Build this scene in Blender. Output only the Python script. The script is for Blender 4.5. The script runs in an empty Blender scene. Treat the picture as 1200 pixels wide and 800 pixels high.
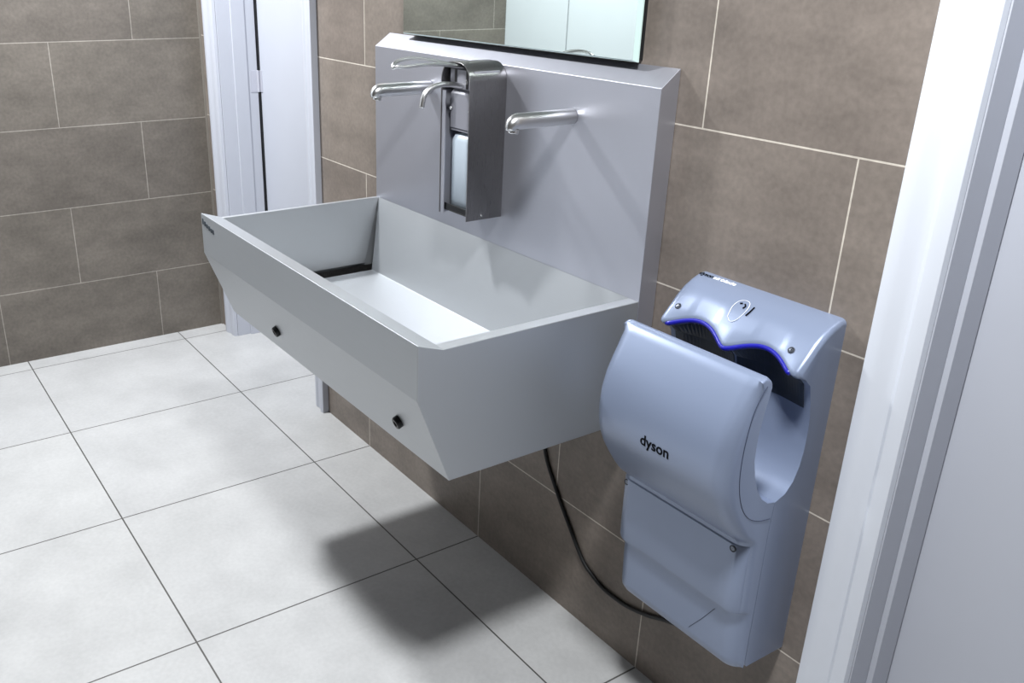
import bpy, bmesh, math
from mathutils import Vector, Matrix
scene = bpy.context.scene
COL = scene.collection
PI = math.pi

# ---------------------------------------------------------------- helpers
def link(o, parent=None):
    COL.objects.link(o)
    if parent is not None:
        o.parent = parent
        o.matrix_parent_inverse = Matrix.Translation(-parent.matrix_world.translation) if False else Matrix.Identity(4)
    return o

def obj(name, bm, mat, parent=None, smooth=False, bevel=0.0, seg=2, ang=30):
    """link bmesh as one object; geometry is given in world coordinates"""
    bmesh.ops.recalc_face_normals(bm, faces=bm.faces[:])
    me = bpy.data.meshes.new(name)
    off = Vector((0, 0, 0))
    if parent is not None:
        off = root_loc(parent)
    else:
        xs = [v.co.copy() for v in bm.verts]
        lo = Vector((min(c.x for c in xs), min(c.y for c in xs), min(c.z for c in xs)))
        hi = Vector((max(c.x for c in xs), max(c.y for c in xs), max(c.z for c in xs)))
        off = Vector(((lo.x + hi.x) / 2, (lo.y + hi.y) / 2, lo.z))
    bm.transform(Matrix.Translation(-off))
    bm.to_mesh(me); bm.free()
    if isinstance(mat, (list, tuple)):
        for m in mat: me.materials.append(m)
    else:
        me.materials.append(mat)
    o = bpy.data.objects.new(name, me)
    COL.objects.link(o)
    if parent is not None:
        o.parent = parent
    else:
        o.location = off
    for p in me.polygons: p.use_smooth = smooth or bevel > 0
    if bevel > 0:
        b = o.modifiers.new('bevel', 'BEVEL')
        b.width = bevel; b.segments = seg; b.limit_method = 'ANGLE'; b.angle_limit = math.radians(ang)
        b.harden_normals = True
    return o

def root_loc(o):
    l = Vector((0, 0, 0))
    while o is not None:
        l += o.location; o = o.parent
    return l

def thing(name, label, cat, loc, group=None):
    o = bpy.data.objects.new(name, None)
    o.empty_display_size = 0.05
    COL.objects.link(o); o.location = loc
    o['label'] = label; o['category'] = cat
    if group: o['group'] = group
    return o

def tag(o, label, cat, group=None):
    o['label'] = label; o['category'] = cat
    if group: o['group'] = group
    return o

def struct(o, label=None, cat=None):
    o['kind'] = 'structure'
    if label: o['label'] = label
    if cat: o['category'] = cat
    return o

def box(bm, x0, x1, y0, y1, z0, z1, mi=0):
    v = [bm.verts.new((x, y, z)) for x in (x0, x1) for y in (y0, y1) for z in (z0, z1)]
    for f in ((0, 1, 3, 2), (4, 6, 7, 5), (0, 4, 5, 1), (2, 3, 7, 6), (0, 2, 6, 4), (1, 5, 7, 3)):
        fc = bm.faces.new([v[i] for i in f]); fc.material_index = mi
    return v

def prism_x(bm, prof, x0, x1):
    """profile in (y,z) extruded along x"""
    a = [bm.verts.new((x0, y, z)) for y, z in prof]
    b = [bm.verts.new((x1, y, z)) for y, z in prof]
    n = len(prof)
    for i in range(n):
        bm.faces.new((a[i], a[(i + 1) % n], b[(i + 1) % n], b[i]))
    bm.faces.new(a); bm.faces.new(b[::-1])

def prism_z(bm, prof, z0, z1):
    a = [bm.verts.new((x, y, z0)) for x, y in prof]
    b = [bm.verts.new((x, y, z1)) for x, y in prof]
    n = len(prof)
    for i in range(n):
        bm.faces.new((a[i], a[(i + 1) % n], b[(i + 1) % n], b[i]))
    bm.faces.new(a[::-1]); bm.faces.new(b)

def tube(bm, pts, r, n=16, caps=True, closed=False):
    """sweep a circle along pts; r number or list"""
    pts = [Vector(p) for p in pts]
    m = len(pts)
    rr = r if isinstance(r, (list, tuple)) else [r] * m
    rings = []
    up = None
    for i, p in enumerate(pts):
        if closed:
            t = pts[(i + 1) % m] - pts[(i - 1) % m]
        else:
            t = pts[min(i + 1, m - 1)] - pts[max(i - 1, 0)]
        t.normalize()
        if up is None:
            up = Vector((0, 0, 1)) if abs(t.z) < .9 else Vector((1, 0, 0))
        s = t.cross(up).normalized(); up = s.cross(t).normalized()
        rings.append([bm.verts.new(p + (s * math.cos(2 * PI * k / n) + up * math.sin(2 * PI * k / n)) * rr[i]) for k in range(n)])
    for i in range(m if closed else m - 1):
        A, B = rings[i], rings[(i + 1) % m]
        for k in range(n):
            bm.faces.new((A[k], A[(k + 1) % n], B[(k + 1) % n], B[k]))
    if caps and not closed:
        bm.faces.new(rings[0][::-1]); bm.faces.new(rings[-1])

def lathe(bm, prof, origin, axis, n=28):
    """prof: list of (radius, along)"""
    axis = Vector(axis).normalized(); origin = Vector(origin)
    u = axis.orthogonal().normalized(); w = axis.cross(u)
    rings = []
    for r, h in prof:
        if r < 1e-6:
            rings.append([bm.verts.new(origin + axis * h)])
        else:
            rings.append([bm.verts.new(origin + axis * h + (u * math.cos(2 * PI * k / n) + w * math.sin(2 * PI * k / n)) * r) for k in range(n)])
    for A, B in zip(rings[:-1], rings[1:]):
        for k in range(n):
            k2 = (k + 1) % n
            if len(A) == 1 and len(B) > 1: bm.faces.new((A[0], B[k2], B[k]))
            elif len(B) == 1 and len(A) > 1: bm.faces.new((A[k], A[k2], B[0]))
            elif len(A) > 1: bm.faces.new((A[k], A[k2], B[k2], B[k]))
    if len(rings[0]) > 1: bm.faces.new(rings[0][::-1])
    if len(rings[-1]) > 1: bm.faces.new(rings[-1])

def bez(p0, p1, p2, p3, n=16):
    out = []
    for i in range(n + 1):
        t = i / n
        out.append(tuple((1 - t) ** 3 * a + 3 * (1 - t) ** 2 * t * b + 3 * (1 - t) * t * t * c + t ** 3 * d for a, b, c, d in zip(p0, p1, p2, p3)))
    return out

def catmull(pts, n=8):
    pts = [Vector(p) for p in pts]
    P = [2 * pts[0] - pts[1]] + pts + [2 * pts[-1] - pts[-2]]
    out = []
    for i in range(1, len(P) - 2):
        a, b, c, d = P[i - 1:i + 3]
        for k in range(n):
            t = k / n
            out.append(.5 * (2 * b + (c - a) * t + (2 * a - 5 * b + 4 * c - d) * t * t + (3 * b - a - 3 * c + d) * t ** 3))
    out.append(pts[-1])
    return out

# ---------------------------------------------------------------- materials
def lin(c):
    return tuple(((v / 255) / 12.92 if v / 255 <= .04045 else ((v / 255 + .055) / 1.055) ** 2.4) for v in c) + (1,)

def mat(name, rgb, rough=.5, metal=0., spec=.5, var=0., vscale=8., coat=0., emit=None, trans=0., bump=0., bscale=60.):
    m = bpy.data.materials.new(name); m.use_nodes = True
    nt = m.node_tree; b = nt.nodes['Principled BSDF']
    b.inputs['Base Color'].default_value = lin(rgb)
    b.inputs['Roughness'].default_value = rough
    b.inputs['Metallic'].default_value = metal
    b.inputs['Specular IOR Level'].default_value = spec
    b.inputs['Coat Weight'].default_value = coat
    b.inputs['Coat Roughness'].default_value = .28
    b.inputs['Transmission Weight'].default_value = trans
    if emit:
        b.inputs['Emission Color'].default_value = lin(rgb); b.inputs['Emission Strength'].default_value = emit
    if var > 0 or bump > 0:
        tc = nt.nodes.new('ShaderNodeTexCoord')
    if var > 0:
        no = nt.nodes.new('ShaderNodeTexNoise'); no.inputs['Scale'].default_value = vscale; no.inputs['Detail'].default_value = 4
        nt.links.new(tc.outputs['Object'], no.inputs['Vector'])
        mr = nt.nodes.new('ShaderNodeMapRange'); mr.inputs['To Min'].default_value = 1 - var; mr.inputs['To Max'].default_value = 1 + var
        mr.inputs['From Min'].default_value = .3; mr.inputs['From Max'].default_value = .7
        nt.links.new(no.outputs['Fac'], mr.inputs['Value'])
        mx = nt.nodes.new('ShaderNodeMix'); mx.data_type = 'RGBA'; mx.blend_type = 'MULTIPLY'; mx.inputs[0].default_value = 1
        mx.inputs[6].default_value = lin(rgb)
        nt.links.new(mr.outputs['Result'], mx.inputs[7]); nt.links.new(mx.outputs[2], b.inputs['Base Color'])
    if bump > 0:
        n2 = nt.nodes.new('ShaderNodeTexNoise'); n2.inputs['Scale'].default_value = bscale; n2.inputs['Detail'].default_value = 3
        nt.links.new(tc.outputs['Object'], n2.inputs['Vector'])
        bp = nt.nodes.new('ShaderNodeBump'); bp.inputs['Strength'].default_value = bump; bp.inputs['Distance'].default_value = .002
        nt.links.new(n2.outputs['Fac'], bp.inputs['Height']); nt.links.new(bp.outputs['Normal'], b.inputs['Normal'])
    return m

def tile_mat(name, plane, shift, bw, rh, offset, c1, c2, grout, mortar, rough, mott=.21, spec=.3, bump=.35):
    """tiles laid out in world metres on a plane ('xz','yz','xy')"""
    m = bpy.data.materials.new(name); m.use_nodes = True
    nt = m.node_tree; N = nt.nodes.new; L = nt.links.new; b = nt.nodes['Principled BSDF']
    g = N('ShaderNodeNewGeometry'); sp = N('ShaderNodeSeparateXYZ'); L(g.outputs['Position'], sp.inputs[0])
    cb = N('ShaderNodeCombineXYZ')
    for i, ax in enumerate(plane):
        ad = N('ShaderNodeMath'); ad.operation = 'ADD'; ad.inputs[1].default_value = shift[i]
        L(sp.outputs[ax.upper()], ad.inputs[0]); L(ad.outputs[0], cb.inputs[i])
    br = N('ShaderNodeTexBrick'); br.offset = offset; br.offset_frequency = 2; br.squash = 1
    br.inputs['Scale'].default_value = 1; br.inputs['Brick Width'].default_value = bw; br.inputs['Row Height'].default_value = rh
    br.inputs['Mortar Size'].default_value = mortar; br.inputs['Mortar Smooth'].default_value = .15; br.inputs['Bias'].default_value = 0
    br.inputs['Color1'].default_value = lin(c1); br.inputs['Color2'].default_value = lin(c2); br.inputs['Mortar'].default_value = lin(grout)
    L(cb.outputs[0], br.inputs['Vector'])
    # cloudy cement mottling, two scales, plus fine speckle
    n1 = N('ShaderNodeTexNoise'); n1.inputs['Scale'].default_value = 5.5; n1.inputs['Detail'].default_value = 6; n1.inputs['Roughness'].default_value = .6
    mp = N('ShaderNodeMapping'); mp.inputs['Scale'].default_value = (1, 1, 1.8)
    L(g.outputs['Position'], mp.inputs[0]); L(mp.outputs[0], n1.inputs['Vector'])
    n2 = N('ShaderNodeTexNoise'); n2.inputs['Scale'].default_value = 90; n2.inputs['Detail'].default_value = 3; L(g.outputs['Position'], n2.inputs['Vector'])
    r1 = N('ShaderNodeMapRange'); r1.inputs['From Min'].default_value = .3; r1.inputs['From Max'].default_value = .7
    r1.inputs['To Min'].default_value = 1 - mott; r1.inputs['To Max'].default_value = 1 + mott; L(n1.outputs['Fac'], r1.inputs['Value'])
    r2 = N('ShaderNodeMapRange'); r2.inputs['From Min'].default_value = .3; r2.inputs['From Max'].default_value = .7
    r2.inputs['To Min'].default_value = 1 - mott * .45; r2.inputs['To Max'].default_value = 1 + mott * .45; L(n2.outputs['Fac'], r2.inputs['Value'])
    mu = N('ShaderNodeMath'); mu.operation = 'MULTIPLY'; L(r1.outputs[0], mu.inputs[0]); L(r2.outputs[0], mu.inputs[1])
    mx = N('ShaderNodeMix'); mx.data_type = 'RGBA'; mx.blend_type = 'MULTIPLY'; mx.inputs[0].default_value = 1
    L(br.outputs['Color'], mx.inputs[6]); L(mu.outputs[0], mx.inputs[7]); L(mx.outputs[2], b.inputs['Base Color'])
    b.inputs['Roughness'].default_value = rough; b.inputs['Specular IOR Level'].default_value = spec
    bp = N('ShaderNodeBump'); bp.inputs['Strength'].default_value = bump; bp.inputs['Distance'].default_value = .002; bp.invert = True
    L(br.outputs['Fac'], bp.inputs['Height']); L(bp.outputs['Normal'], b.inputs['Normal'])
    return m

def steel_mat(name, rgb, rough, aniso_scale=(2, 2, 120), amount=.06, metal=1.0):
    m = bpy.data.materials.new(name); m.use_nodes = True
    nt = m.node_tree; N = nt.nodes.new; L = nt.links.new; b = nt.nodes['Principled BSDF']
    b.inputs['Metallic'].default_value = metal; b.inputs['Base Color'].default_value = lin(rgb)
    tc = N('ShaderNodeTexCoord'); mp = N('ShaderNodeMapping'); mp.inputs['Scale'].default_value = aniso_scale
    no = N('ShaderNodeTexNoise'); no.inputs['Scale'].default_value = 6; no.inputs['Detail'].default_value = 5
    L(tc.outputs['Object'], mp.inputs[0]); L(mp.outputs[0], no.inputs['Vector'])
    mr = N('ShaderNodeMapRange'); mr.inputs['To Min'].default_value = rough - amount; mr.inputs['To Max'].default_value = rough + amount
    mr.inputs['From Min'].default_value = .3; mr.inputs['From Max'].default_value = .7
    L(no.outputs['Fac'], mr.inputs['Value']); L(mr.outputs[0], b.inputs['Roughness'])
    return m

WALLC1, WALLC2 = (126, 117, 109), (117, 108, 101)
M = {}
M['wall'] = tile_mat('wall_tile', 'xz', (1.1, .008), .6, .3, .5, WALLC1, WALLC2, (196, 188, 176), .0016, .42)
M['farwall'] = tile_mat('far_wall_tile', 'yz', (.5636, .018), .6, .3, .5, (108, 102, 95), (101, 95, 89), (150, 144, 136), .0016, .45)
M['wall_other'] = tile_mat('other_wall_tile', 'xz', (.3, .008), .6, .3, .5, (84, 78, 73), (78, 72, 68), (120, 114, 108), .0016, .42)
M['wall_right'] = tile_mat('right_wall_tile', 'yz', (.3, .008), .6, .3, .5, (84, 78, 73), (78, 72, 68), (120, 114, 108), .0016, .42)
M['floor'] = tile_mat('floor_tile', 'xy', (.8, .2 + 6), .6, .6, 0., (186, 186, 185), (180, 180, 180), (84, 82, 80), .0022, .38, mott=.09, spec=.35, bump=.25)
M['paint'] = mat('white_paint', (182, 185, 194), .45, var=.01)
M['paint_lit'] = mat('white_paint_lit', (214, 218, 226), .4, var=.01)  # white paint lightened to imitate stronger light on the right casing
M['ceiling'] = mat('ceiling_paint', (112, 112, 114), .8)
M['laminate'] = mat('white_laminate', (196, 200, 204), .35, var=.01)
M['steel'] = steel_mat('satin_stainless', (186, 189, 192), .49, (3, 120, 120), .03, metal=.80)
M['steel_plate'] = steel_mat('satin_stainless_upright', (184, 185, 194), .42, (120, 3, 3), .03, metal=.80)
M['steel_dark'] = steel_mat('brushed_dispenser_steel', (150, 148, 148), .30, (240, 240, 6), .04)
M['chrome'] = steel_mat('polished_steel', (222, 222, 222), .30, (2, 2, 2), .0)
M['black'] = mat('black_plastic', (14, 14, 16), .35)
M['cord'] = mat('black_cable', (12, 12, 13), .5)
M['darkhole'] = mat('dark_cavity', (20, 21, 24), .7)
M['silver'] = mat('silver_lacquer', (137, 149, 174), .32, metal=.35, coat=.3, var=.015, vscale=3)
M['silver_in'] = mat('silver_lacquer_inner', (138, 152, 180), .35, metal=.2, coat=.2)
M['nozzle'] = mat('nozzle_plastic_shade', (38, 46, 58), .3)
M['blue'] = mat('blue_strip', (24, 24, 150), .3, coat=.3)
M['screw'] = mat('screw_steel', (120, 125, 135), .3, metal=1)
M['screwhole'] = mat('screw_recess', (40, 46, 58), .5)
M['seam'] = mat('seam_shadow_gap', (62, 70, 90), .5)
M['white'] = mat('white_print', (240, 242, 246), .5)
M['print'] = mat('dark_print', (8, 9, 14), .8, spec=.1)
M['mark'] = mat('grey_blue_print', (58, 66, 74), .5)
M['bottle'] = mat('pale_plastic_bottle', (182, 193, 203), .35, spec=.4)
M['pump'] = mat('grey_pump_plastic', (138, 138, 146), .4)
M['glass_edge'] = mat('polished_glass_edge', (200, 222, 216), .15)
M['mirror'] = mat('mirror_silver', (222, 232, 228), .015, metal=1)
M['backing'] = mat('mirror_backing', (18, 20, 22), .6)

# ---------------------------------------------------------------- room dimensions
XF = -2.0876          # far (left) wall
XN = 2.6              # near (right) wall, behind the camera's right
YB = -2.7             # wall behind the camera
ZC = 2.45
TH = .2
DOORS = ((-1.92, -1.163), (.86, 1.62))
DH = 2.03

bm = bmesh.new(); box(bm, XF - TH, XN + TH, YB - TH, TH + .1, -.1, 0)
struct(obj('floor', bm, M['floor']))
bm = bmesh.new(); box(bm, XF - TH, XN + TH, YB - TH, TH + .1, ZC, ZC + .1)
struct(obj('ceiling', bm, M['ceiling']))
bm = bmesh.new()
xs = [XF - TH, DOORS[0][0], DOORS[0][1], DOORS[1][0], DOORS[1][1], XN + TH]
box(bm, xs[0], xs[1], 0, TH, 0, ZC); box(bm, xs[2], xs[3], 0, TH, 0, ZC); box(bm, xs[4], xs[5], 0, TH, 0, ZC)
box(bm, xs[1], xs[2], 0, TH, DH, ZC); box(bm, xs[3], xs[4], 0, TH, DH, ZC)
struct(obj('wall_back', bm, M['wall']))
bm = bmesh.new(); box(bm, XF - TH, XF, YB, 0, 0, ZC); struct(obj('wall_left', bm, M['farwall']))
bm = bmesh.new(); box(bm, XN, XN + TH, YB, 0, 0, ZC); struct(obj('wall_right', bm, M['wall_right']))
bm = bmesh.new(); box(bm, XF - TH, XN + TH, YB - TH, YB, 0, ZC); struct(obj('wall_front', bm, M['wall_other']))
# slim edge trim in the far corner
bm = bmesh.new(); box(bm, XF, XF + .007, -.007, 0, 0, ZC)
struct(obj('trim_5', bm, mat('corner_trim', (122, 117, 110), .5)))

def casing(n, x0, x1, m='paint'):
    """moulded door casing: two uprights and a head, in one piece of trim"""
    w = .075
    bm = bmesh.new()
    def upright(xo, xi):     # xo outer edge, xi opening edge
        s = 1 if xi > xo else -1
        prof = [(xo, 0), (xo, -.022), (xo + s * .012, -.024), (xo + s * .024, -.021), (xo + s * .032, -.0165),
                (xo + s * .05, -.0145), (xo + s * .056, -.0175), (xo + s * .064, -.0165), (xi - s * .002, -.012), (xi, 0)]
        prism_z(bm, prof, 0, DH + .0)
    upright(x0 - w, x0 + .004); upright(x1 + w, x1 - .004)
    prism_x(bm, [(0, DH - .004), (-.012, DH - .002), (-.0165, DH + .011), (-.0145, DH + .025), (-.021, DH + .05), (-.024, DH + .063), (-.022, DH + w), (0, DH + w)], x0 - w, x1 + w)
    struct(obj('trim_%d' % n, bm, M[m], bevel=.0008))

def lining(n, x0, x1, side):
    bm = bmesh.new()
    t = .006
    box(bm, x0, x0 + t, .001, TH, 0, DH); box(bm, x1 - t, x1, .001, TH, 0, DH); box(bm, x0 + t, x1 - t, .001, TH, DH - t, DH)
    # raised stop of the frame
    box(bm, x0 + t, x0 + t + .010, .055, .108, 0, DH - t); box(bm, x1 - t - .010, x1 - t, .055, .108, 0, DH - t)
    box(bm, x0 + t + .010, x1 - t - .010, .055, .108, DH - t - .010, DH - t)
    box(bm, x0 + t, x0 + t + .0065, .108, .149, 0, DH - t)
    struct(obj('trim_%d' % n, bm, M['paint'], bevel=.001))

casing(1, *DOORS[0]); lining(2, *DOORS[0], 0)
casing(3, *DOORS[1], 'paint_lit'); lining(4, *DOORS[1], 1)

def leaf(n, x0, x1, y0):
    bm = bmesh.new(); box(bm, x0, x1, y0, y0 + .04, .006, DH - .012)
    d = struct(obj('door_%d' % n, bm, M['paint'], bevel=.0015))
    return d
d1 = leaf(1, DOORS[0][0] + .018, DOORS[0][1] - .008, .158)
bm = bmesh.new(); box(bm, DOORS[0][0] + .0065, DOORS[0][0] + .0175, .151, .19, .01, DH - .016)  # black strip stands in for the unlit gap beside the leaf
obj('door_gap_shade', bm, M['black'], d1)['label'] = 'black strip in place of gap shade'
for z in (.25, 1.03, 1.80):
    bm = bmesh.new()
    tube(bm, [(DOORS[0][0] + .015, .150, z - .04), (DOORS[0][0] + .015, .150, z + .04)], .0055, 12)
    box(bm, DOORS[0][0] + .0122, DOORS[0][0] + .0140, .118, .150, z - .04, z + .04)
    box(bm, DOORS[0][0] + .016, DOORS[0][0] + .036, .1555, .158, z - .04, z + .04)
    h = obj('hinge', bm, mat('hinge_metal', (196, 197, 206), .35, metal=.4), d1, bevel=.0006)
d2 = leaf(2, DOORS[1][0] + .009, DOORS[1][1] - .009, .112)

# ---------------------------------------------------------------- cubicle front on the opposite side (seen in the mirror)
cub = thing('toilet_cubicle', 'white laminate toilet cubicle front reflected in the wall mirror', 'cubicle', (-1.5, -1.53, 0))
y0 = -1.53
for a, b, nm in ((XF + .002, -1.655, 'fixed_panel'), (-1.649, -.95, 'door'), (-.944, -.8, 'pilaster')):
    bm = bmesh.new(); box(bm, a, b, y0 - .013, y0 + .0, .12, 2.1); p = obj(nm, bm, M['laminate'], cub, bevel=.002)
bm = bmesh.new(); box(bm, -.813, -.8, YB + .002, y0 - .014, .12, 2.1); obj('side_panel', bm, M['laminate'], cub, bevel=.002)
bm = bmesh.new(); box(bm, XF + .002, -.8, y0 - .02, y0 + .008, 2.101, 2.14); obj('head_rail', bm, M['chrome'], cub, bevel=.002)
for x in (-2.0, -1.75, -.87):
    bm = bmesh.new(); lathe(bm, [(.03, 0), (.03, .006), (.012, .01), (.012, .119)], (x, y0 - .006, 0), (0, 0, 1), 16); obj('foot', bm, M['chrome'], cub, smooth=False)

# ---------------------------------------------------------------- wash trough
XL, XR = -.6638, .3375
K = (-.495, .8595); T = (-.5465, .8765); B = (-.5465, .775); C = (-.478, .602)
YS = -.045
ZR = .8595
trough = thing('wash_trough', 'wide stainless steel wall-hung wash trough with tall splashback on brown tiled wall', 'sink', ((XL + XR) / 2, 0, .602))
# splashback: folded panel with bevelled top
bm = bmesh.new()
zf, zb = 1.2555, 1.287
a = {}
prism_x(bm, [(-.0012, .8005), (YS, .8005), (YS, zf), (-.003, zb), (-.0012, zb)], XL, XR)
# chamfer the two top corners towards the wall
for v in bm.verts:
    if abs(v.co.z - zb) < 1e-4:
        if v.co.x < 0: v.co.x += .004
obj('splashback', bm, M['steel_plate'], trough, bevel=.0016, ang=9)
# basin shell
bm = bmesh.new()
V = lambda x, p: bm.verts.new((x, p[0], p[1]))
xi0, xi1 = XL + .014, XR - .026
W = (-.0012, .602); Wt = (-.0012, .80); S0 = (YS - .0005, .80); S = (YS - .0005, ZR)
def quad(*ps): return bm.faces.new(ps)
oL = [V(XL, q) for q in (K, T, B, C, W, Wt, S0, S)]
oR = [V(XR, q) for q in (K, T, B, C, W, Wt, S0, S)]
bm.faces.new(oL); bm.faces.new(oR[::-1])
for i in (0, 1, 2, 3, 4, 5, 6):       # ledge, apron, slant, bottom, back
    quad(oL[i], oR[i], oR[i + 1], oL[i + 1])
# rims and interior
FZ = .674                     # basin floor height
kL, kR, sL, sR = V(xi0, K), V(xi1, K), V(xi0, S), V(xi1, S)
quad(oL[0], kL, sL, oL[7]); quad(kR, oR[0], oR[7], sR)
fxl, fxr = -.597, xi1
yF, yBk = -.44, -.100
f = dict(fl=V(fxl, (yF, FZ)), fr=V(fxr, (yF, FZ + .004)), bl=V(fxl, (yBk, FZ)), br=V(fxr, (yBk, FZ + .004)))
quad(f['fl'], f['fr'], f['br'], f['bl'])                        # floor
quad(sL, sR, f['br'], f['bl'])                                  # sloping back
quad(kR, sR, f['br'], f['fr'])                                  # right end
# left end panel, stopping short of floor and back: the slot drain
zl = FZ + .007
pl0, pl1, pl2, pl3 = kL, V(xi0 + .003, (yF, zl)), V(xi0 + .006, (-.096, zl)), sL
quad(pl0, pl1, pl2, pl3)
pf = V(xi0 + .003, (yF, zl))
bm.faces.new((kL, kR, f['fr'], f['fl'], pf))
bmesh.ops.remove_doubles(bm, verts=bm.verts[:], dist=1e-5)
basin = obj('basin', bm, M['steel'], trough, bevel=.0014, ang=9)
# slot drain well below the floor's left end, darker steel painting in its shade
bm = bmesh.new()
g0, g1 = xi0 - .004, fxl + .002
dz = FZ - .035
w0 = [(g0, yF - .002), (g1, yF - .002), (g1, -.098), (g0, -.056)]
lo = [bm.verts.new((x, y, dz)) for x, y in w0]; hi = [bm.verts.new((x, y, FZ - .003)) for x, y in w0]
for i in range(4):
    bm.faces.new((lo[i], lo[(i + 1) % 4], hi[(i + 1) % 4], hi[i]))
bm.faces.new(lo)
obj('slot_drain', bm, M['steel_dark'], trough)
# folded sliver behind the left end panel
bm = bmesh.new()
bm.faces.new([bm.verts.new(c) for c in ((xi0 - .003, YS - .0005, ZR - .003), (xi0 + .002, -.058, FZ - .004), (fxl - .001, -.097, FZ - .004))])
obj('corner_fold', bm, M['steel'], trough)
# infra-red sensor eyes on the slanted apron
sn = Vector((0, (C[1] - B[1]), -(C[0] - B[0]))).normalized()
sn = Vector((0, -(B[1] - C[1]), -(C[0] - B[0]))).normalized()
def slant(x, z):
    t = (z - B[1]) / (C[1] - B[1]); return Vector((x, B[0] + t * (C[0] - B[0]), z))
for x, z in ((-.322, .671), (.2175, .677)):
    bm = bmesh.new()
    lathe(bm, [(.0125, -.001), (.0125, .008), (.0105, .0105), (.006, .0105), (.0055, .008), (0, .008)], slant(x, z), sn, 24)
    bmesh.ops.scale(bm, vec=(.85, 1, 1.05), space=Matrix.Translation(-slant(x, z)), verts=bm.verts[:])
    e = obj('sensor_eye', bm, M['black'], trough, smooth=False, bevel=.0006)
    e['label'] = 'black sensor eye'
# small maker's plate (too small to read) at the left end of the apron
bm = bmesh.new()
for (x, z, w, h) in ((-.652, .858, .006, .015), (-.638, .8545, .008, .012), (-.625, .8515, .010, .010), (-.610, .8495, .010, .011), (-.596, .8470, .009, .010), (-.584, .8462, .007, .011)):
    box(bm, x - w / 2, x + w / 2, T[0] - .0012, T[0] + .001, z - h / 2, z + h / 2)
e = obj('maker_mark', bm, M['mark'], trough); e['label'] = 'small dark lettering'

# ---------------------------------------------------------------- wall spouts
def spout(x, z, label):
    t = thing('wall_spout', label, 'tap', (x, YS, z), 'wall spouts over the wash trough')
    r = .0155
    bm = bmesh.new()
    pts = [(x, YS - .0008, z), (x, YS - .002, z), (x, YS - .05, z), (x, YS - .1, z), (x, YS - .136, z)]
    rr = [r * .96, r, r, r, r]
    for k in range(1, 8):
        a = k / 7 * PI / 2
        pts.append((x, YS - .136 - .017 * math.sin(a), z - .012 * (1 - math.cos(a))))
        rr.append(r * (1 - .30 * (k / 7) ** 2))
    pts.append((x, YS - .1535, z - .016)); rr.append(r * .68)
    tube(bm, pts, rr, 28)
    obj('spout_pipe', bm, M['chrome'], t, smooth=True).data
    bm = bmesh.new()
    lathe(bm, [(.0098, 0), (.0102, .002), (.0102, .0085), (.0088, .0095), (.0072, .0095), (.0068, .006), (0, .006)], (x, YS - .146, z - .0125), (0, -.18, -1), 24)
    obj('aerator', bm, M['chrome'], t, bevel=.0004)
    return t
spout(-.401, 1.1795, 'brushed steel wall spout to the left of the soap dispenser')
spout(.113, 1.1785, 'brushed steel wall spout to the right of the soap dispenser')

# ---------------------------------------------------------------- soap dispenser
DX0, DX1 = -.210, -.102
DC = -.151
DZ0 = .928
DYF, DYB = -.1415, YS - .0006
soap = thing('soap_dispenser', 'arched stainless steel soap dispenser with long elbow lever and pale bottle inside', 'soap dispenser', (DC, YS, DZ0))
def arch_pts(inset, z0, top, rad):
    x0, x1 = DX0 + inset, DX1 - inset
    pts = [(x0, z0), (x0, top - rad)]
    for k in range(1, 12):
        a = PI - k / 12 * PI / 2; pts.append((x0 + rad + rad * math.cos(a), top - rad + rad * math.sin(a)))
    pts.append((x0 + rad, top)); pts.append((x1 - rad, top))
    for k in range(1, 12):
        a = PI / 2 - k / 12 * PI / 2; pts.append((x1 - rad + rad * math.cos(a), top - rad + rad * math.sin(a)))
    pts += [(x1, top - rad), (x1, z0)]
    return pts
bm = bmesh.new()
o_, i_ = arch_pts(0, DZ0, 1.2625, .040), arch_pts(.0022, DZ0, 1.2603, .0378)
ring = o_ + i_[::-1]
fa = [bm.verts.new((x, DYF, z)) for x, z in ring]; fb = [bm.verts.new((x, DYB, z)) for x, z in ring]
n = len(ring); h = len(o_)
for i in range(n):
    bm.faces.new((fa[i], fa[(i + 1) % n], fb[(i + 1) % n], fb[i]))
for i in range(h - 1):
    bm.faces.new((fa[i], fa[n - 1 - i], fa[n - 2 - i], fa[i + 1])); bm.faces.new((fb[i], fb[i + 1], fb[n - 2 - i], fb[n - 1 - i]))
ho = obj('housing', bm, M['steel_dark'], soap, smooth=True)
md = ho.modifiers.new('edges', 'EDGE_SPLIT'); md.split_angle = math.radians(35)
bm = bmesh.new(); box(bm, DX0 + .0024, DX0 + .016, DYF + .0015, DYF + .0035, DZ0, 1.20); box(bm, DX0 + .0024, DX0 + .0045, DYF + .0035, DYB - .004, DZ0, 1.2)  # added strip and liner in lighter steel, imitating light on the left plate
obj('side_light_strip', bm, M['steel_plate'], soap)
bm = bmesh.new(); box(bm, DX0 + .0026, DX1 - .0026, DYB - .003, DYB, DZ0 + .004, 1.225); obj('back_plate', bm, M['steel_dark'], soap)
bm = bmesh.new(); box(bm, DX0 + .0026, DX1 - .0026, DYF + .006, DYB - .0035, DZ0 + .008, DZ0 + .0105)
box(bm, DX0 + .0026, DX1 - .0026, DYF + .006, DYF + .008, DZ0 + .0105, DZ0 + .024); tr = obj('drip_tray', bm, M['black'], soap, bevel=.0006)
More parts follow.
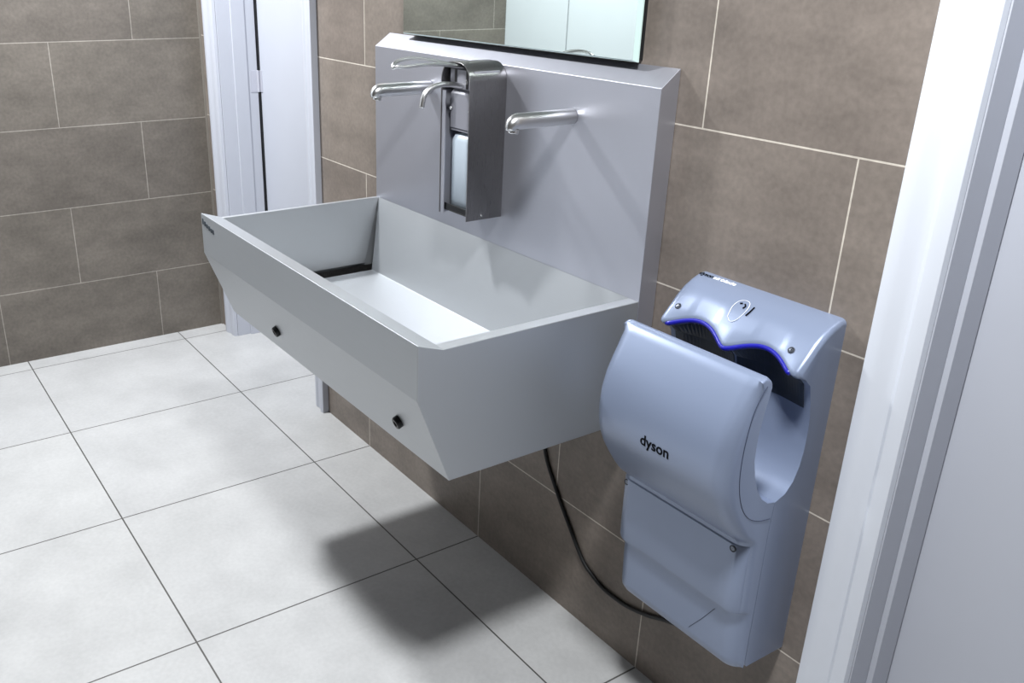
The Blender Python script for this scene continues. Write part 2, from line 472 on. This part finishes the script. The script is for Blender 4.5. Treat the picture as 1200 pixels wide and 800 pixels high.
# bottle with shoulders and neck
bm = bmesh.new()
def rrect(cx, cy, hx, hy, r, n=6):
    out = []
    for (sx, sy, a0) in ((1, 1, 0), (-1, 1, 90), (-1, -1, 180), (1, -1, 270)):
        for k in range(n + 1):
            a = math.radians(a0 + 90 * k / n); out.append((cx + sx * (hx - r) + r * math.cos(a), cy + sy * (hy - r) + r * math.sin(a)))
    return out
lv = [(.941, .034, .032, .010), (.945, .038, .036, .012), (1.095, .038, .036, .012), (1.106, .034, .032, .012), (1.113, .016, .016, .0158), (1.128, .016, .016, .0158)]
rings = []
for z, hx, hy, r in lv:
    rings.append([bm.verts.new((x, y, z)) for x, y in rrect(DC, -.0925, hx, hy, r)])
for A, Bq in zip(rings[:-1], rings[1:]):
    m_ = len(A)
    for k in range(m_): bm.faces.new((A[k], A[(k + 1) % m_], Bq[(k + 1) % m_], Bq[k]))
bm.faces.new(rings[0][::-1]); bm.faces.new(rings[-1])
bo = obj('bottle', bm, M['bottle'], soap, smooth=True); md = bo.modifiers.new('edges', 'EDGE_SPLIT'); md.split_angle = math.radians(50)
# pump carrier
bm = bmesh.new()
box(bm, DC - .041, DC + .041, -.126, -.05, 1.115, 1.1205)
prism_x(bm, [(-.128, 1.121), (-.128, 1.195), (-.118, 1.205), (-.055, 1.205), (-.055, 1.121)], DC - .041, DC + .041)
pb = obj('pump_carrier', bm, M['pump'], soap, bevel=.0015)
bm = bmesh.new()
box(bm, DC - .044, DC + .044, -.128, -.06, 1.2055, 1.246); obj('lever_bracket', bm, M['pump'], soap, bevel=.0015)
for x in (DC - .022, DC + .020):
    bm = bmesh.new(); box(bm, x - .0035, x + .0035, -.1292, -.1275, 1.2075, 1.2455); obj('bracket_slot', bm, M['black'], soap)
for x in (DC - .036, DC + .036):
    bm = bmesh.new(); lathe(bm, [(.0042, 0), (.0042, .003), (.003, .0045), (0, .0048)], (x, -.1285, 1.163), (0, -1, 0), 14); obj('pump_screw', bm, M['chrome'], soap, smooth=True)
bm = bmesh.new(); lathe(bm, [(.0022, 0), (.0022, .0012), (0, .0016)], (DX1, -.10, .937), (1, 0, 0), 10); obj('housing_screw', bm, M['chrome'], soap)
# spout tube
bm = bmesh.new()
pts = catmull([(DC, -.125, 1.2135), (DC, -.15, 1.217), (DC, -.180, 1.2185), (DC, -.205, 1.213), (DC, -.2225, 1.199), (DC, -.2295, 1.1735)], 7)
tube(bm, pts, .0058, 16); obj('soap_spout', bm, M['chrome'], soap, smooth=True)
# lever: bent rod loop with a bowed end
bm = bmesh.new()
LP = []
ctl = [(.005, -.120, 1.2520), (.006, -.150, 1.2560), (.0075, -.180, 1.2610), (.011, -.215, 1.2655), (.0135, -.250, 1.2665), (.0125, -.278, 1.2645), (.008, -.293, 1.2625), (0, -.299, 1.2615)]
left = [(DC - a * .7, y, z + (a - .005) * .75) for a, y, z in ctl]; right = [(DC + a * .7, y, z - (a - .005) * .75) for a, y, z in ctl[:-1]][::-1]
tube(bm, catmull(left + right, 6), .0039, 14); obj('lever_loop', bm, M['chrome'], soap, smooth=True)

# ---------------------------------------------------------------- mirror
mx0, mx1, mz0, mz1 = -.556, .2540, 1.2915, 2.0
mir = thing('wall_mirror', 'frameless wall mirror with polished edge above the steel splashback', 'mirror', ((mx0 + mx1) / 2, 0, mz0))
bm = bmesh.new(); box(bm, mx0 + .012, mx1 - .012, -.0215, -.0001, mz0 + .002, mz1 - .005); obj('backing', bm, M['backing'], mir)
bm = bmesh.new()
e = .010
prism = [(mx0, mz0), (mx1, mz0), (mx1, mz1), (mx0, mz1)]; inner = [(mx0 + e * .3, mz0 + e * .3), (mx1 - e, mz0 + e * .3), (mx1 - e, mz1 - e), (mx0 + e * .3, mz1 - e)]
a = [bm.verts.new((x, -.0216, z)) for x, z in prism]; b = [bm.verts.new((x, -.0245, z)) for x, z in prism]; c = [bm.verts.new((x, -.0275, z)) for x, z in inner]
for i in range(4):
    j = (i + 1) % 4
    bm.faces.new((a[i], a[j], b[j], b[i])); bm.faces.new((b[i], b[j], c[j], c[i]))
bm.faces.new(a)
obj('polished_edge', bm, M['glass_edge'], mir)
bm = bmesh.new(); bm.faces.new([bm.verts.new((x, -.0275, z)) for x, z in inner]); obj('reflecting_face', bm, M['mirror'], mir)

# ---------------------------------------------------------------- hand dryer
HX0, HX1 = .4405, .7330
dry = thing('hand_dryer', 'silver blue wall-mounted hand dryer with open hand slot, right of the wash trough', 'hand dryer', ((HX0 + HX1) / 2, 0, .30))
HM = (HX0 + HX1) / 2
def lobe(x):
    """0 at the ends and the middle of the hood edge, 1 at the crown of each arch"""
    a0, a1 = HX0 + .012, HX1 - .012
    am = (a0 + a1) / 2
    if x <= a0 or x >= a1: return 0.
    u = (x - a0) / (am - a0) if x < am else (x - am) / (a1 - am)
    q = math.sqrt(math.sin(PI * u) ** 2 + .03) - math.sqrt(.03)
    return q / (math.sqrt(1.03) - math.sqrt(.03))
def hood_edge(x):
    k = lobe(x)
    return (-.101 + .021 * k, .871 + .019 * k)
def stations(r, n=9, m=44):
    xs = [HX0 + r * (1 - math.cos(k / n * PI / 2)) for k in range(n)]
    xs += [HX0 + r + (HX1 - HX0 - 2 * r) * k / m for k in range(m)]
    xs += [HX1 - r * (1 - math.cos(k / n * PI / 2)) for k in range(n, -1, -1)]
    return xs
def loft(bm, xs, profile):
    rows = [[bm.verts.new((x, y, z)) for y, z in profile(x)] for x in xs]
    n = len(rows[0])
    for A, Bq in zip(rows[:-1], rows[1:]):
        for k in range(n):
            bm.faces.new((A[k], A[(k + 1) % n], Bq[(k + 1) % n], Bq[k]))
    bm.faces.new(rows[0]); bm.faces.new(rows[-1][::-1])
def endround(x, r):
    t = min(x - HX0, HX1 - x)
    if t >= r: return 0.
    return r - math.sqrt(max(0, r * r - (r - t) ** 2))
def back_prof(x):
    rd = endround(x, .010)
    ey, ez = hood_edge(x)
    # outer hood from the wall to the arched edge
    out = [(0, .302), (0, .9445 - rd)]
    hood = [(-.012, .9435), (-.030, .9365), (-.048, .9265), (-.064, .9135), (-.078, .898)]
    for y, z in hood:
        if y < ey + .0075: y, z = ey + .0075, ez + .0105
        out.append((y + rd * .5, z - rd * .8))
    out.append((ey + .0025 + rd, ez + .0055 - rd * .4))
    out.append((ey - .0002 + rd, ez + .0005 - rd * .3))
    out.append((ey + .0002 + rd, ez - .0035))
    out.append((ey + .005 + rd, ez - .008))
    k = lobe(x)
    # under the hood: nozzle wall, then the slot's back wall down to the bottom of the U
    out += [(ey + .020, ez - .012), (-.066 + .014 * k, .845), (-.058 + .010 * k, .815), (-.051 + .004 * k, .785), (-.049, .755), (-.050, .725), (-.054, .698), (-.064, .672), (-.080, .654), (-.103, .645)]
    out += [(-.106, .60), (-.106, .45), (-.106, .318), (-.100, .304)]
    return out
bm = bmesh.new(); loft(bm, stations(.012), back_prof)
bh = obj('rear_housing', bm, M['silver'], dry, smooth=True); md = bh.modifiers.new('edges', 'EDGE_SPLIT'); md.split_angle = math.radians(38)
OUT = [(-.1650, .8790), (-.1725, .8850), (-.1800, .8860), (-.1880, .8810), (-.198, .8680), (-.210, .848), (-.222, .826), (-.2335, .800), (-.241, .772), (-.2440, .742),
       (-.2425, .715), (-.2365, .690), (-.2260, .665), (-.211, .640), (-.194, .615), (-.178, .595), (-.1635, .5835), (-.1575, .578)]
MID = [(-.1572, .570), (-.1570, .530), (-.1565, .480), (-.1555, .440), (-.1530, .4320), (-.1455, .4290), (-.1420, .4240), (-.1415, .400), (-.1385, .330), (-.1365, .318), (-.128, .306), (-.110, .304)]
INN = [(-.1070, .318), (-.1070, .45), (-.1070, .60), (-.1040, .6455), (-.124, .650), (-.142, .664), (-.157, .686), (-.169, .714), (-.177, .745), (-.178, .780), (-.174, .815), (-.168, .845), (-.1640, .867)]
def front_prof(x):
    r1 = endround(x, .026); r2 = endround(x, .030)
    out = []
    for i, (y, z) in enumerate(OUT):
        w = min(1, i / 5); out.append((min(y + r1 * w, -.108) if i > 3 else y, z - endround(x, .008) * (1 - w)))
    out += [(min(y + r2, -.1085), z) for y, z in MID]
    return out + INN
bm = bmesh.new(); loft(bm, stations(.03, 12), front_prof)
fc = obj('front_cover', bm, M['silver'], dry, smooth=True); md = fc.modifiers.new('edges', 'EDGE_SPLIT'); md.split_angle = math.radians(40)
# seam moulding along both sides of the front cover
for sx, xo in ((-1, HX0), (1, HX1)):
    bm = bmesh.new()
    seam = [(-.176, .872), (-.194, .845), (-.205, .80), (-.2085, .75), (-.204, .705), (-.190, .665), (-.168, .637), (-.14, .622), (-.110, .616)]
    P = catmull([(xo + sx * .0003, y, z) for y, z in seam], 6)
    tube(bm, P, .0006, 6); obj('side_seam', bm, M['seam'], dry)
# dark nozzle panels under the hood, extended to paint in the slot's shade
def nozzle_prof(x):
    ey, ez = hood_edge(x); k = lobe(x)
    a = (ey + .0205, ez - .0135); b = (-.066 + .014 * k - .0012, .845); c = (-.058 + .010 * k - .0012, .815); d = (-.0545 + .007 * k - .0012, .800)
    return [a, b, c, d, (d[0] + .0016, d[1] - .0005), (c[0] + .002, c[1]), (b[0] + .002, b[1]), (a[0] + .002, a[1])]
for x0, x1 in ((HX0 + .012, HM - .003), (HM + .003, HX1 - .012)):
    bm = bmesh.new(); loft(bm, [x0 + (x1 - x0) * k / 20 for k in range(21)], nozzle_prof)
    obj('nozzle_shade_panel', bm, M['nozzle'], dry, smooth=False)['label'] = 'dark air nozzle panel with painted slot shade'
# blue strip along the arched edge
bm = bmesh.new()
P = []
for k in range(61):
    x = HX0 + .016 + (HX1 - HX0 - .034) * k / 60
    ey, ez = hood_edge(x); P.append((x, ey + .0012, ez - .0055))
tube(bm, P, [.003] + [.0046] * 59 + [.003], 10); obj('blue_strip', bm, M['blue'], dry, smooth=True)['label'] = 'bright blue edge strip'

def surf(prof_pts, x, s, off=0.):
    """point at arc length s along an outer profile (list of (y,z))"""
    d = 0
    for (a, b) in zip(prof_pts[:-1], prof_pts[1:]):
        l = math.hypot(b[0] - a[0], b[1] - a[1])
        if d + l >= s or b is prof_pts[-1]:
            t = (s - d) / l
            ty, tz = (b[0] - a[0]) / l, (b[1] - a[1]) / l
            ny, nz = tz, -ty
            if ny > 0: ny, nz = -ny, -nz
            return Vector((x, a[0] + t * (b[0] - a[0]) + ny * off, a[1] + t * (b[1] - a[1]) + nz * off)), Vector((0, ny, nz))
        d += l
def arclen(prof_pts, z):
    d = 0
    for (a, b) in zip(prof_pts[:-1], prof_pts[1:]):
        l = math.hypot(b[0] - a[0], b[1] - a[1])
        if (a[1] - z) * (b[1] - z) <= 0: return d + l * (a[1] - z) / (a[1] - b[1])
        d += l
    return d
HOODP = [(0, .9447), (-.012, .9435), (-.030, .9365), (-.048, .9265), (-.064, .9135), (-.078, .898), (-.090, .884)]

def text_on(name, txt, prof, x0, s0, height, width, m, parent, off=.0006, bold=.0):
    cu = bpy.data.curves.new(name, 'FONT'); cu.body = txt; cu.size = 1; cu.offset = bold; cu.resolution_u = 4
    to = bpy.data.objects.new(name, cu); COL.objects.link(to)
    bpy.context.view_layer.update()
    dg = bpy.context.evaluated_depsgraph_get()
    me = bpy.data.meshes.new_from_object(to.evaluated_get(dg))
    bpy.data.objects.remove(to)
    bm = bmesh.new(); bm.from_mesh(me)
    bmesh.ops.triangulate(bm, faces=bm.faces[:])
    bmesh.ops.subdivide_edges(bm, edges=[e for e in bm.edges if e.calc_length() > .12], cuts=2)
    bmesh.ops.triangulate(bm, faces=bm.faces[:])
    mnx = min(v.co.x for v in bm.verts); mxx = max(v.co.x for v in bm.verts)
    kx = width / (mxx - mnx)
    for v in bm.verts:
        x = x0 + (v.co.x - mnx) * kx; s = s0 - v.co.y * height
        v.co = surf(prof, x, s, off)[0]
    ext = bmesh.ops.extrude_face_region(bm, geom=bm.faces[:])
    for v in [g for g in ext['geom'] if isinstance(g, bmesh.types.BMVert)]:
        v.co.y += .0012; v.co.z -= .0004
    return obj(name, bm, m, parent)

t1 = text_on('front_lettering', 'dyson', OUT, .5575, arclen(OUT, .7125), .0285, .0625, M['print'], dry, bold=.016)
t2 = text_on('hood_lettering', 'dyson', HOODP, .4465, .0165, .0125, .030, M['print'], dry, bold=.02)
t3 = text_on('hood_lettering', 'airblade', HOODP, .4785, .0165, .0125, .048, M['white'], dry, bold=.01)
t1['label'] = 'black lettering'; t2['label'] = 'black lettering'; t3['label'] = 'white lettering'
# pictogram on the hood: an outlined hand shape with two dark marks, then a dark stroke
def hoodpt(x, s, off=.0008): return surf(HOODP, x, s, off)[0]
bm = bmesh.new()
cx, cs = .572, .060
shape = [(-.010, .020), (-.014, .002), (-.012, -.012), (-.004, -.019), (.006, -.019), (.012, -.012), (.0135, .002), (.009, .020), (0, .027)]
P = [hoodpt(cx + a, cs + b) for a, b in shape]
tube(bm, catmull(P + [P[0]], 4)[:-1], .0005, 6, closed=True)
obj('hand_pictogram', bm, M['white'], dry)['label'] = 'white outlined hand symbol'
bm = bmesh.new()
for pth in ([(-.006, -.010), (-.002, -.012)], [(.003, -.012), (.007, -.008), (.005, -.003)], [(.022, -.012), (.021, .000), (.019, .008)]):
    tube(bm, [hoodpt(cx + a, cs + b) for a, b in pth], .0015, 6)
obj('pictogram_marks', bm, M['print'], dry)
# screws: two in the hood, two at the head of the lower cover
def screw(p, nrm, r):
    bm = bmesh.new()
    lathe(bm, [(r, -.0004), (r, .0007), (r * .72, .0009), (r * .68, -.0002)], p, nrm, 22)
    so = obj('screw', bm, M['screwhole'], dry)
    bm = bmesh.new()
    lathe(bm, [(r * .66, 0), (r * .6, .0007), (r * .22, .0009), (r * .2, .0002), (0, .0002)], p, nrm, 18); obj('screw_head', bm, M['screw'], so)
for x, s in ((.4625, .0950), (.6975, .0950)):
    p, nn = surf(HOODP, x, s, .0002); screw(p, nn, .0058)
for x in (.4600, .7080):
    rr_ = endround(x, .030); screw(Vector((x, -.1593 + rr_, .561)), Vector((0, -1, .05)), .0062)
# lower filter cover: raised slab with its own bottom lip and a crease below it
bm = bmesh.new()
def slab_prof(x):
    r = endround(x, .03)
    return [(-.1570 + r, .571), (-.1592 + r, .568), (-.1588 + r, .48), (-.1578 + r, .441), (-.1560 + r, .436), (-.1540 + r, .436), (-.1540 + r, .571)]
loft(bm, [x for x in stations(.03, 12) if HX0 + .002 < x < HX1 - .004], slab_prof)
sl = obj('filter_cover', bm, M['silver'], dry, smooth=True); md = sl.modifiers.new('edges', 'EDGE_SPLIT'); md.split_angle = math.radians(35)

bm = bmesh.new()
tube(bm, [(.680, -.1423, .412), (.655, -.1408, .372), (.630, -.1391, .336)], .0006, 6); obj('panel_crease', bm, M['seam'], dry)

# ---------------------------------------------------------------- power cable of the dryer
bm = bmesh.new()
yc = -.0049
P = catmull([(.036, yc, .600), (.040, yc, .50), (.047, yc, .43), (.062, yc, .375), (.098, yc, .318), (.150, yc, .249), (.209, yc, .178), (.246, yc, .155), (.285, yc, .1425), (.330, yc, .141), (.366, yc, .145), (.42, yc, .16), (.455, yc, .175), (.50, yc - .004, .195), (.54, -.018, .22), (.552, -.03, .255), (.555, -.035, .2995)], 8)
tube(bm, P, .0046, 12)
cord = obj('power_cable', bm, M['cord'], smooth=True)
tag(cord, 'black power cable drooping along the wall from under the trough to the hand dryer', 'cable')

# ---------------------------------------------------------------- lamps: ceiling downlights
def lamp(x, y, power, size=.18, col=(.95, .975, 1)):
    l = bpy.data.lights.new('ceiling_lamp', 'AREA'); l.shape = 'DISK'; l.size = size; l.energy = power; l.color = col
    o = bpy.data.objects.new('ceiling_lamp', l); COL.objects.link(o); o.location = (x, y, ZC - .01)
    return o
lamp(-1.45, -.79, 57)
lamp(1.02, -.79, 50, .28)

w = bpy.data.worlds.new('world'); scene.world = w; w.use_nodes = True
w.node_tree.nodes['Background'].inputs[0].default_value = (.8, .87, 1, 1); w.node_tree.nodes['Background']  .inputs[1].default_value = .02

# ---------------------------------------------------------------- camera (solved from tile joints)
cam = bpy.data.cameras.new('camera'); co = bpy.data.objects.new('camera', cam); COL.objects.link(co)
yaw, pitch, roll = .98983557, -.38965342, .01355592
cy, sy, cp, sp = math.cos(yaw), math.sin(yaw), math.cos(pitch), math.sin(pitch)
f_ = Vector((-sy * cp, cy * cp, sp)); r_ = Vector((cy, sy, 0)); u_ = r_.cross(f_)
r2 = r_ * math.cos(roll) + u_ * math.sin(roll); u2 = u_ * math.cos(roll) - r_ * math.sin(roll)
R3 = Matrix((r2, u2, -f_)).transposed()
co.matrix_world = Matrix.Translation((1.490385, -1.285103, 1.448909)) @ R3.to_4x4()
cam.sensor_width = 36; cam.sensor_fit = 'HORIZONTAL'; cam.lens = 32.06658
cam.shift_x = .0828116; cam.shift_y = -.0008542
cam.clip_start = .02
scene.camera = co
vs = scene.view_settings
vs.view_transform = 'Standard'; vs.look = 'None'; vs.gamma = 1; vs.use_curve_mapping = False
vs.exposure = 0.3
